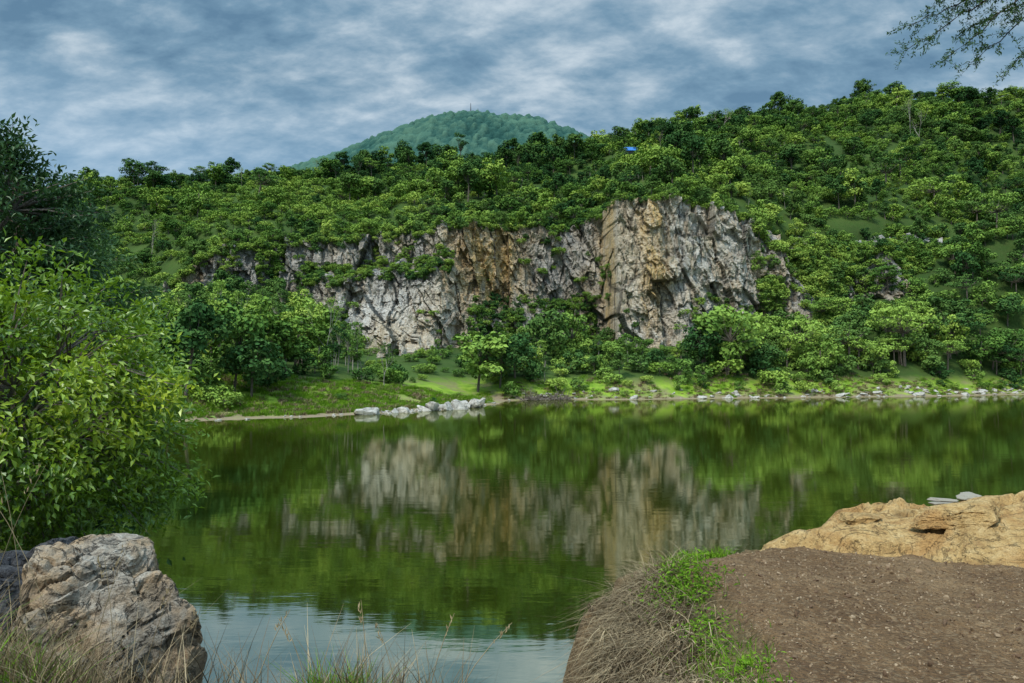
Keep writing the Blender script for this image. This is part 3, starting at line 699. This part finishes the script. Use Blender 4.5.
def rocks_obj(name,items,mat,smooth=False,ns=.05):
    acc=Acc()
    for seed,sub,c,size,rz,tilt in items:
        V,Fc=rock(seed,sub,13,size,ns,2.6)
        cz,sz=math.cos(rz),math.sin(rz);V=V@np.array([[cz,sz,0],[-sz,cz,0],[0,0,1]])
        ct,st_=math.cos(tilt),math.sin(tilt);V=V@np.array([[ct,0,-st_],[0,1,0],[st_,0,ct]])
        acc.add(V+np.array(c),Fc)
    return obj(name,acc.mesh(name,[mat],smooth))
rocks_obj('sandstone_block',[(202,5,(4.1,6.75,hs(4.1,6.75)+.07),(.42,.3,.13),-.2,-.12),(203,4,(3.3,7.1,hs(3.3,7.1)),(.25,.2,.06),.4,0)],M_slab)
yb=max(np.arange(6.6,8.3,.05),key=lambda q:(hs(q*.585,q)-5)/q)-.12
xb=yb*.585
rocks_obj('flat_stone',[(211,4,(xb,yb,hs(xb,yb)+.03),(.22,.14,.05),.1,.03),(212,4,(xb+.25,yb,hs(xb+.25,yb)+.03),(.12,.11,.045),.5,-.05),(213,4,(xb-.06,yb,hs(xb,yb)+.075),(.13,.09,.025),-.3,.04)],plain('weathered_stone',(.24,.215,.17)))
rocks_obj('boulder',[(321,6,(-2.82,4.72,3.52),(.40,.42,.58),.3,.25),(322,6,(-2.42,4.62,3.36),(.34,.36,.56),.9,-.25),(323,6,(-3.05,4.4,3.05),(.5,.42,.62),-.4,.1),(324,6,(-2.55,4.3,2.8),(.46,.42,.62),.2,.1),(326,5,(-2.12,4.62,3.06),(.24,.28,.48),.5,.15),(327,5,(-2.66,4.42,3.5),(.26,.2,.24),1.1,-.5),(328,5,(-2.16,4.42,2.7),(.3,.3,.5),.1,.3),(329,5,(-2.95,4.15,2.9),(.3,.24,.4),.8,-.3),(330,5,(-2.3,4.5,2.3),(.4,.4,.6),.4,0),(331,5,(-2.45,4.35,3.2),(.24,.16,.3),.4,.5)],M_boul,ns=.11)
rocks_obj('dark_rock',[(311,5,(-3.35,4.9,3.47),(.4,.32,.42),.2,-.2),(312,5,(-3.15,5.1,3.62),(.26,.25,.32),.8,.3)],M_boulD,ns=.08)
pb=[]
for k in range(4):
    V,Fc=rock(400+k,2,10,(1,1,.7),.05);pb.append(obj('pebble_%s'%'abcd'[k],mk_mesh('pb',V,[Fc],[plain('pebble_stone_%d'%k,[(.17,.11,.06),(.22,.15,.09),(.12,.075,.045),(.30,.22,.14)][k],.9)]),link=False))
pebs=coll('pebble_shapes',pb)
n=9000;x=rng.uniform(.6,5.2,n);y=rng.uniform(3.0,7.4,n);k=(x<y*.75+.3);x,y=x[k],y[k];z,d=HN(x,y);k=(d<.7)&((d<-.1)|(rng.random(len(d))<.5));x,y,z=x[k],y[k],z[k];n=len(x)
s=rng.uniform(.003,.009,n)*np.where(rng.random(n)<.05,2.4,1);R=rng.uniform(0,6.28,(n,3))
scatter('gravel',np.stack([x,y,z+s*.3],1),R,np.stack([s*1.2,s,s],1),rng.integers(0,4,n),pebs)
# ---------------------------------------------------------------- near grasses
def field(name,n,sampler,hr,lean0,lj,W,mat,curl=.5,seed=0,nseg=4):
    r=np.random.default_rng(seed);xy=sampler(r,n);z=HN(xy[:,0],xy[:,1])[0]
    B=np.stack([xy[:,0],xy[:,1],z-.01],1);ln=np.array(lean0)+r.normal(size=(n,3))*np.array([lj,lj,lj*.2])
    acc=Acc();blades(acc,B,r.uniform(hr[0],hr[1],n),ln,W*r.uniform(.6,1.2,n),r,0,None,curl,nseg)
    return obj(name,acc.mesh(name,[mat]))
def clus(cs,sd):
    cs=np.array(cs,float)
    def f(r,n):
        c=cs[r.integers(0,len(cs),n)];return c[:,:2]+r.normal(size=(n,2))*sd
    return f
field('dry_grass',6200,clus([(.95+.1*math.sin(i),3.7+i*.14) for i in range(20)]+[(1.15,6.3),(1.05,6.2),(1.0,6.0),(1.1,5.8),(.8,4.2),(.75,4.6),(.75,4.9),(.8,5.3),(.6,4.2),(.55,4.6),(.58,5.0),(.6,4.4),(.55,4.8)],.12),(.12,.40),(-.35,-.25,-.75),.55,.008,M_straw,1.2,5,5)
field('dry_grass',1900,clus([(1.15,6.3),(1.05,6.1),(1.2,6.5),(1.0,5.8),(1.1,5.4)],.13),(.12,.34),(-.1,-.1,-.2),.7,.007,M_straw,1.0,6,5)
def leafy(name,cs,n,sd,hmax,L,mat,seed):
    r=np.random.default_rng(seed);cs=np.array(cs);c=cs[r.integers(0,len(cs),n)];xy=c+r.normal(size=(n,2))*sd
    z=HN(xy[:,0],xy[:,1])[0]+r.uniform(0,1,n)**1.4*hmax
    B=np.stack([xy[:,0],xy[:,1],z],1);D=r.normal(size=(n,3));D[:,2]=np.abs(D[:,2])*.5
    Nn=unit(np.array([0,0,1.])+r.normal(size=(n,3))*.5);acc=Acc()
    leaf_fold(acc,B,D,Nn,L*r.uniform(.5,1.2,n),L*.38*r.uniform(.6,1.2,n),0,r.random(n))
    st=r.integers(0,n,n//12)
    for k in st: tube(acc,[(B[k][0],B[k][1],B[k][2]-hmax),B[k]],[.003,.0015],3,0,.2)
    return obj(name,acc.mesh(name,[mat]))
leafy('weed_plant',[(1.35,6.05),(1.2,5.85),(1.3,5.6)],1200,.13,.13,.05,M_grassG,31)
leafy('weed_plant',[(1.3,5.1),(1.25,4.8),(1.3,4.3),(1.05,3.95),(1.22,3.8)],1100,.09,.06,.038,M_grassG,32)
leafy('weed_plant',[(1.5,6.75),(1.75,6.9),(1.3,6.6)],600,.1,.08,.05,M_grassG,33)
field('green_grass',600,clus([(1.5,6.85),(1.7,6.95),(1.35,6.6),(1.9,7.0)],.09),(.06,.18),(0,0,0),.4,.009,M_grassG,.5,34)
field('green_grass',500,clus([(1.25,4.6),(1.2,4.1),(1.3,5.7)],.16),(.05,.14),(-.2,0,0),.4,.007,M_grassG,.5,35)
field('tall_grass',420,clus([(-1.5,3.5),(-1.2,3.45),(-1.8,3.55),(-2.0,3.65)],.1),(.25,.58),(0,0,0),.3,.007,M_straw,.4,36)
field('tall_grass',620,clus([(-.88,3.45),(-.78,3.45),(-.68,3.45),(-.55,3.45),(-.35,3.45)],.08),(.25,.58),(0,0,0),.3,.007,M_straw,.4,46)
field('tall_grass',500,clus([(-.82,3.45),(-.74,3.43)],.06),(.3,.46),(0,0,0),.25,.011,M_grassG,.5,47)
field('tall_grass',800,clus([(-2.5,3.65),(-2.3,3.6),(-2.9,3.8),(-2.7,3.7),(-3.0,3.9)],.14),(.2,.48),(0,0,0),.35,.010,M_grassG,.5,37)
field('tall_grass',1600,clus([(-2.6,3.75),(-2.4,3.7),(-2.9,3.9),(-3.1,4.0),(-2.2,3.65),(-2.0,3.6)],.13),(.25,.6),(0,0,0),.4,.007,M_straw,.6,38)
r=np.random.default_rng(5);acc=Acc()
for bx,by,h_,lx in [(-1.9,3.6,.85,-.06),(-1.75,3.5,.7,.1),(-2.35,3.9,1.15,-.3),(-2.6,4.0,1.2,-.12),(-.4,3.4,.6,.09),(-.3,3.4,.55,.2),(-.9,3.4,.55,-.1),(-1.55,3.5,.6,.05),(-2.9,4.1,1.1,.2),(-3.1,4.2,1.3,.15),(-.65,3.4,.65,-.03),(-1.2,3.4,.6,.12),(-.5,3.4,.55,-.08),(-2.1,3.7,.9,.12)]:
    z0=hn(bx,by)
    pts=[(bx+lx*q*q*1.5,by+.05*q,z0+h_*q) for q in np.linspace(0,1,7)]
    tube(acc,pts,np.linspace(.003,.0012,7),4,0,.8)
    for k in range(10):
        q=r.uniform(.85,1);p=np.array([bx+lx*q*q*1.5,by,z0+h_*q]);leaf_fold(acc,p[None],np.array([[r.normal()*.35,r.normal()*.3,.9]]),np.array([[0,-1.,.1]]),.026,.006,0,.9)
obj('grass_stalks',acc.mesh('grass_stalks',[M_straw]))
# ---------------------------------------------------------------- near trees
def near_tree(name,base,cc,rad,nsp,nl,L,W,mats,seed,lim=10,trunk_r=.12,twig=.9,droop=.25,flat=1.,keep=None):
    r=np.random.default_rng(seed);acc=Acc();base=np.array(base,float);cc=np.array(cc,float);rad=np.array(rad,float)
    fork=base*.45+cc*.55-np.array([0,0,rad[2]*.35])
    tube(acc,[base-np.array([0,0,.5]),base*.7+fork*.3+r.normal(size=3)*.08,base*.3+fork*.7+r.normal(size=3)*.08,fork],[trunk_r*1.2,trunk_r,trunk_r*.85,trunk_r*.7],8,1)
    ends=[]
    for i in range(lim):
        d=unit(r.normal(size=3));d[2]=d[2]*.8+.15;e=cc+d*rad*.55
        m=(fork+e)/2+r.normal(size=3)*rad*.08;tube(acc,[fork,m,e],[trunk_r*.5,trunk_r*.35,trunk_r*.2],6,1);ends.append(e);ends.append(m)
    ends=np.array(ends);Bs,Ds,Ns,Ts=[],[],[],[]
    for i in range(nsp):
        d=unit(r.normal(size=3));q=r.uniform(.35,1.)**.5
        lump=.72+.55*float(vn(np.array(d[0]*1.9+seed),np.array(d[1]*1.9),np.array(d[2]*1.9),seed))
        e=cc+d*rad*q*lump
        k=np.argmin(((ends-e)**2).sum(1));s=ends[k]
        out=unit(e-cc);tip=e+out*twig*.35-np.array([0,0,droop*twig*.5])
        mid=(s+e)/2+np.array([0,0,.1])
        tube(acc,[s,mid,e,tip],[trunk_r*.14,trunk_r*.1,trunk_r*.06,trunk_r*.02],3,1)
        n=int(nl*r.uniform(.6,1.4));u=r.random(n)[:,None]
        B=np.where(u<.6,e+(tip-e)*u/.6,e+(mid-e)*(u-.6)/.8)+r.normal(size=(n,3))*np.array([.2,.2,.13*flat])*twig
        D=unit(out*.6+r.normal(size=(n,3))*.7+np.array([0,0,-droop]))
        Nn=unit(np.array([0,0,.8])+out*.4+r.normal(size=(n,3))*.45)
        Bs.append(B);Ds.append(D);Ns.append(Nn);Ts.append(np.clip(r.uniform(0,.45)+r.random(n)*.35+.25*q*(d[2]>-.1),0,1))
    B=np.concatenate(Bs);D=np.concatenate(Ds);Nn=np.concatenate(Ns);T=np.concatenate(Ts);n=len(B)
    leaf_fold(acc,B,D,Nn,L*r.uniform(.6,1.25,n),W*r.uniform(.7,1.2,n),0,T)
    print(name,n);return obj(name,acc.mesh(name,mats))
near_tree('broadleaf_tree',(-7.4,9.0,2.7),(-6.25,9.0,4.40),(2.25,1.7,1.8),420,85,.105,.05,[M_near,M_bark],11,14,.11,.7)
near_tree('broadleaf_tree',(-9.2,11.2,1.2),(-8.4,11.4,3.6),(2.7,1.6,2.3),220,80,.14,.075,[M_nearD,M_bark],12,10,.12,.9)
near_tree('feathery_tree',(-20,22,3),(-17.2,22.5,8.7),(4.1,3.6,3.8),400,100,.22,.09,[M_nearD,M_bark],13,18,.28,1.5,.15,.45)
near_tree('feathery_tree',(-24,30,3),(-21.5,31,8.0),(5.5,4,4.6),280,100,.3,.13,[M_nearD,M_bark],14,14,.25,1.8,.2,.6)
r=np.random.default_rng(9);acc=Acc()
tube(acc,[(9.2,7.6,3.2),(9.0,7.6,5.5),(8.5,7.5,7.8),(8.0,7.5,9.4)],[.2,.17,.13,.09],8,1)
tube(acc,[(8.6,7.5,7.6),(7.3,7.4,8.9),(6.2,7.5,9.35),(5.4,7.5,9.1)],[.09,.06,.04,.022],6,1)
tw=[((5.4,7.5,9.1),(4.9,7.5,8.85),(4.05,7.45,8.30)),((5.6,7.5,9.15),(5.1,7.4,8.75),(4.35,7.3,8.12)),((5.4,7.5,9.1),(4.8,7.6,8.95),(4.15,7.6,8.62)),((5.9,7.5,9.25),(5.4,7.5,8.7),(4.75,7.5,8.2)),((6.1,7.5,9.3),(5.7,7.5,8.7),(5.1,7.45,8.1)),((6.2,7.5,9.3),(5.5,7.6,8.95),(4.7,7.6,8.55)),((6.4,7.5,9.3),(5.9,7.5,8.6),(5.35,7.5,8.0)),((5.4,7.5,9.1),(4.9,7.5,9.05),(4.4,7.5,8.85)),((7,7.4,9.2),(6.5,7.3,8.6),(5.9,7.2,8.0)),((6.8,7.4,9.2),(6.6,7.3,9.8),(5.9,7.2,10.2)),((8,7.5,9.4),(7.6,7.3,10.2),(6.6,7.2,10.6)),((8,7.5,9.4),(8.6,7.3,10.4),(9.4,7.2,10.6))]
for a,b,c in tw:
    a,b,c=map(np.array,(a,b,c));Q=np.linspace(0,1,14);pts=np.array([(1-q)**2*a+2*q*(1-q)*b+q*q*c for q in Q])
    pts[1:]+=r.normal(size=(13,3))*.012
    tube(acc,pts,np.linspace(.012,.003,14),4,1)
    for i in range(3,14):
        for kk in range(3):
            dirv=unit(pts[i]-pts[i-1]);L=r.uniform(.10,.34)*(1-.3*i/14)
            dd=unit(dirv*.9+r.normal(size=3)*.75+np.array([0,0,-.15]))
            e=pts[i]+dd*L;mdp=(pts[i]+e)/2+r.normal(size=3)*.012
            tube(acc,[pts[i],mdp,e-np.array([0,0,.02])],[.0022,.0016,.001],3,1)
            m=r.integers(16,30);u=r.uniform(.1,1,m)[:,None];B=pts[i]+(e-pts[i])*u+r.normal(size=(m,3))*.012
            leaf_fold(acc,B,dd*.5+r.normal(size=(m,3))*.6,r.normal(size=(m,3))*.6+np.array([0,-.3,.8]),.036*r.uniform(.6,1.3,m),.013,0,r.random(m))
obj('acacia_tree',acc.mesh('acacia_tree',[M_nearD,M_barkD]))
# ---------------------------------------------------------------- world, sun, camera
w=bpy.data.worlds.new('World');sc.world=w;w.use_nodes=True;t=w.node_tree;t.nodes.clear()
class WN(NT):
    def __init__(s,tree): s.t=tree
W=WN(t);out=W.n('ShaderNodeOutputWorld')
EL,AZ=math.radians(55),math.radians(215)
sky=W.n('ShaderNodeTexSky');sky.sky_type='NISHITA';sky.sun_disc=False;sky.sun_elevation=EL;sky.sun_rotation=AZ
b1=W.n('ShaderNodeBackground');b1.inputs[1].default_value=.07;W.l(sky.outputs[0],b1.inputs[0])
tc=W.n('ShaderNodeTexCoord');s=W.n('ShaderNodeSeparateXYZ');W.l(tc.outputs['Generated'],s.inputs[0])
zc=W.math('ADD',W.math('MAXIMUM',s.outputs[2],0.),.34)
cv=W.n('ShaderNodeCombineXYZ');W.l(W.math('DIVIDE',s.outputs[0],zc),cv.inputs[0]);W.l(W.math('DIVIDE',s.outputs[1],zc),cv.inputs[1])
mp=W.n('ShaderNodeMapping');mp.inputs['Rotation'].default_value=(0,0,.75);mp.inputs['Scale'].default_value=(1.0,1.6,1);mp.inputs['Location'].default_value=(3.1,1.7,0);W.l(cv.outputs[0],mp.inputs[0])
n1=W.noise(mp.outputs[0],1.5,4,.5,.1);n2=W.noise(mp.outputs[0],7.5,6,.6,.12)
f=W.math('ADD',W.math('MULTIPLY',n1,.52),W.math('MULTIPLY',n2,.55))
c=W.ramp(f,[(.42,(.105,.205,.31)),(.50,(.165,.285,.395)),(.57,(.27,.385,.485)),(.67,(.50,.59,.66))])
lf=W.math('MULTIPLY_ADD',s.outputs[0],-1.0);lf.node.inputs[2].default_value=.1
hz=W.math('MULTIPLY',W.ramp(s.outputs[2],[(.2,1.),(.36,0.)]),W.ramp(lf,[(0.,.25),(.5,.55)]))
c=W.mix(hz,c,(.30,.48,.67))
bs=W.math('MULTIPLY_ADD',W.ramp(s.outputs[2],[(.48,0.),(.85,1.)]),4.6);bs.node.inputs[2].default_value=1.2
b2=W.n('ShaderNodeBackground');W.l(c,b2.inputs[0]);W.l(bs,b2.inputs[1])
mx=W.n('ShaderNodeMixShader');mx.inputs[0].default_value=.9;W.l(b1.outputs[0],mx.inputs[1]);W.l(b2.outputs[0],mx.inputs[2]);W.l(mx.outputs[0],out.inputs[0])
sl=bpy.data.lights.new('sun','SUN');sl.energy=3.7;sl.angle=math.radians(10);sl.color=(1,.95,.84);so=obj('sun',sl)
dv=Vector((math.sin(AZ)*math.cos(EL),math.cos(AZ)*math.cos(EL),math.sin(EL)))
so.rotation_euler=dv.to_track_quat('Z','Y').to_euler()
cd=bpy.data.cameras.new('camera');cd.lens=26.0;cd.sensor_width=36;cd.clip_end=9000;cd.clip_start=.05
co=obj('camera',cd);co.location=(0,0,CZ);co.rotation_euler=(math.radians(90)+math.atan((HR-341.5)/F),0,0);sc.camera=co
sc.view_settings.view_transform='Standard';sc.view_settings.look='None';sc.view_settings.exposure=0
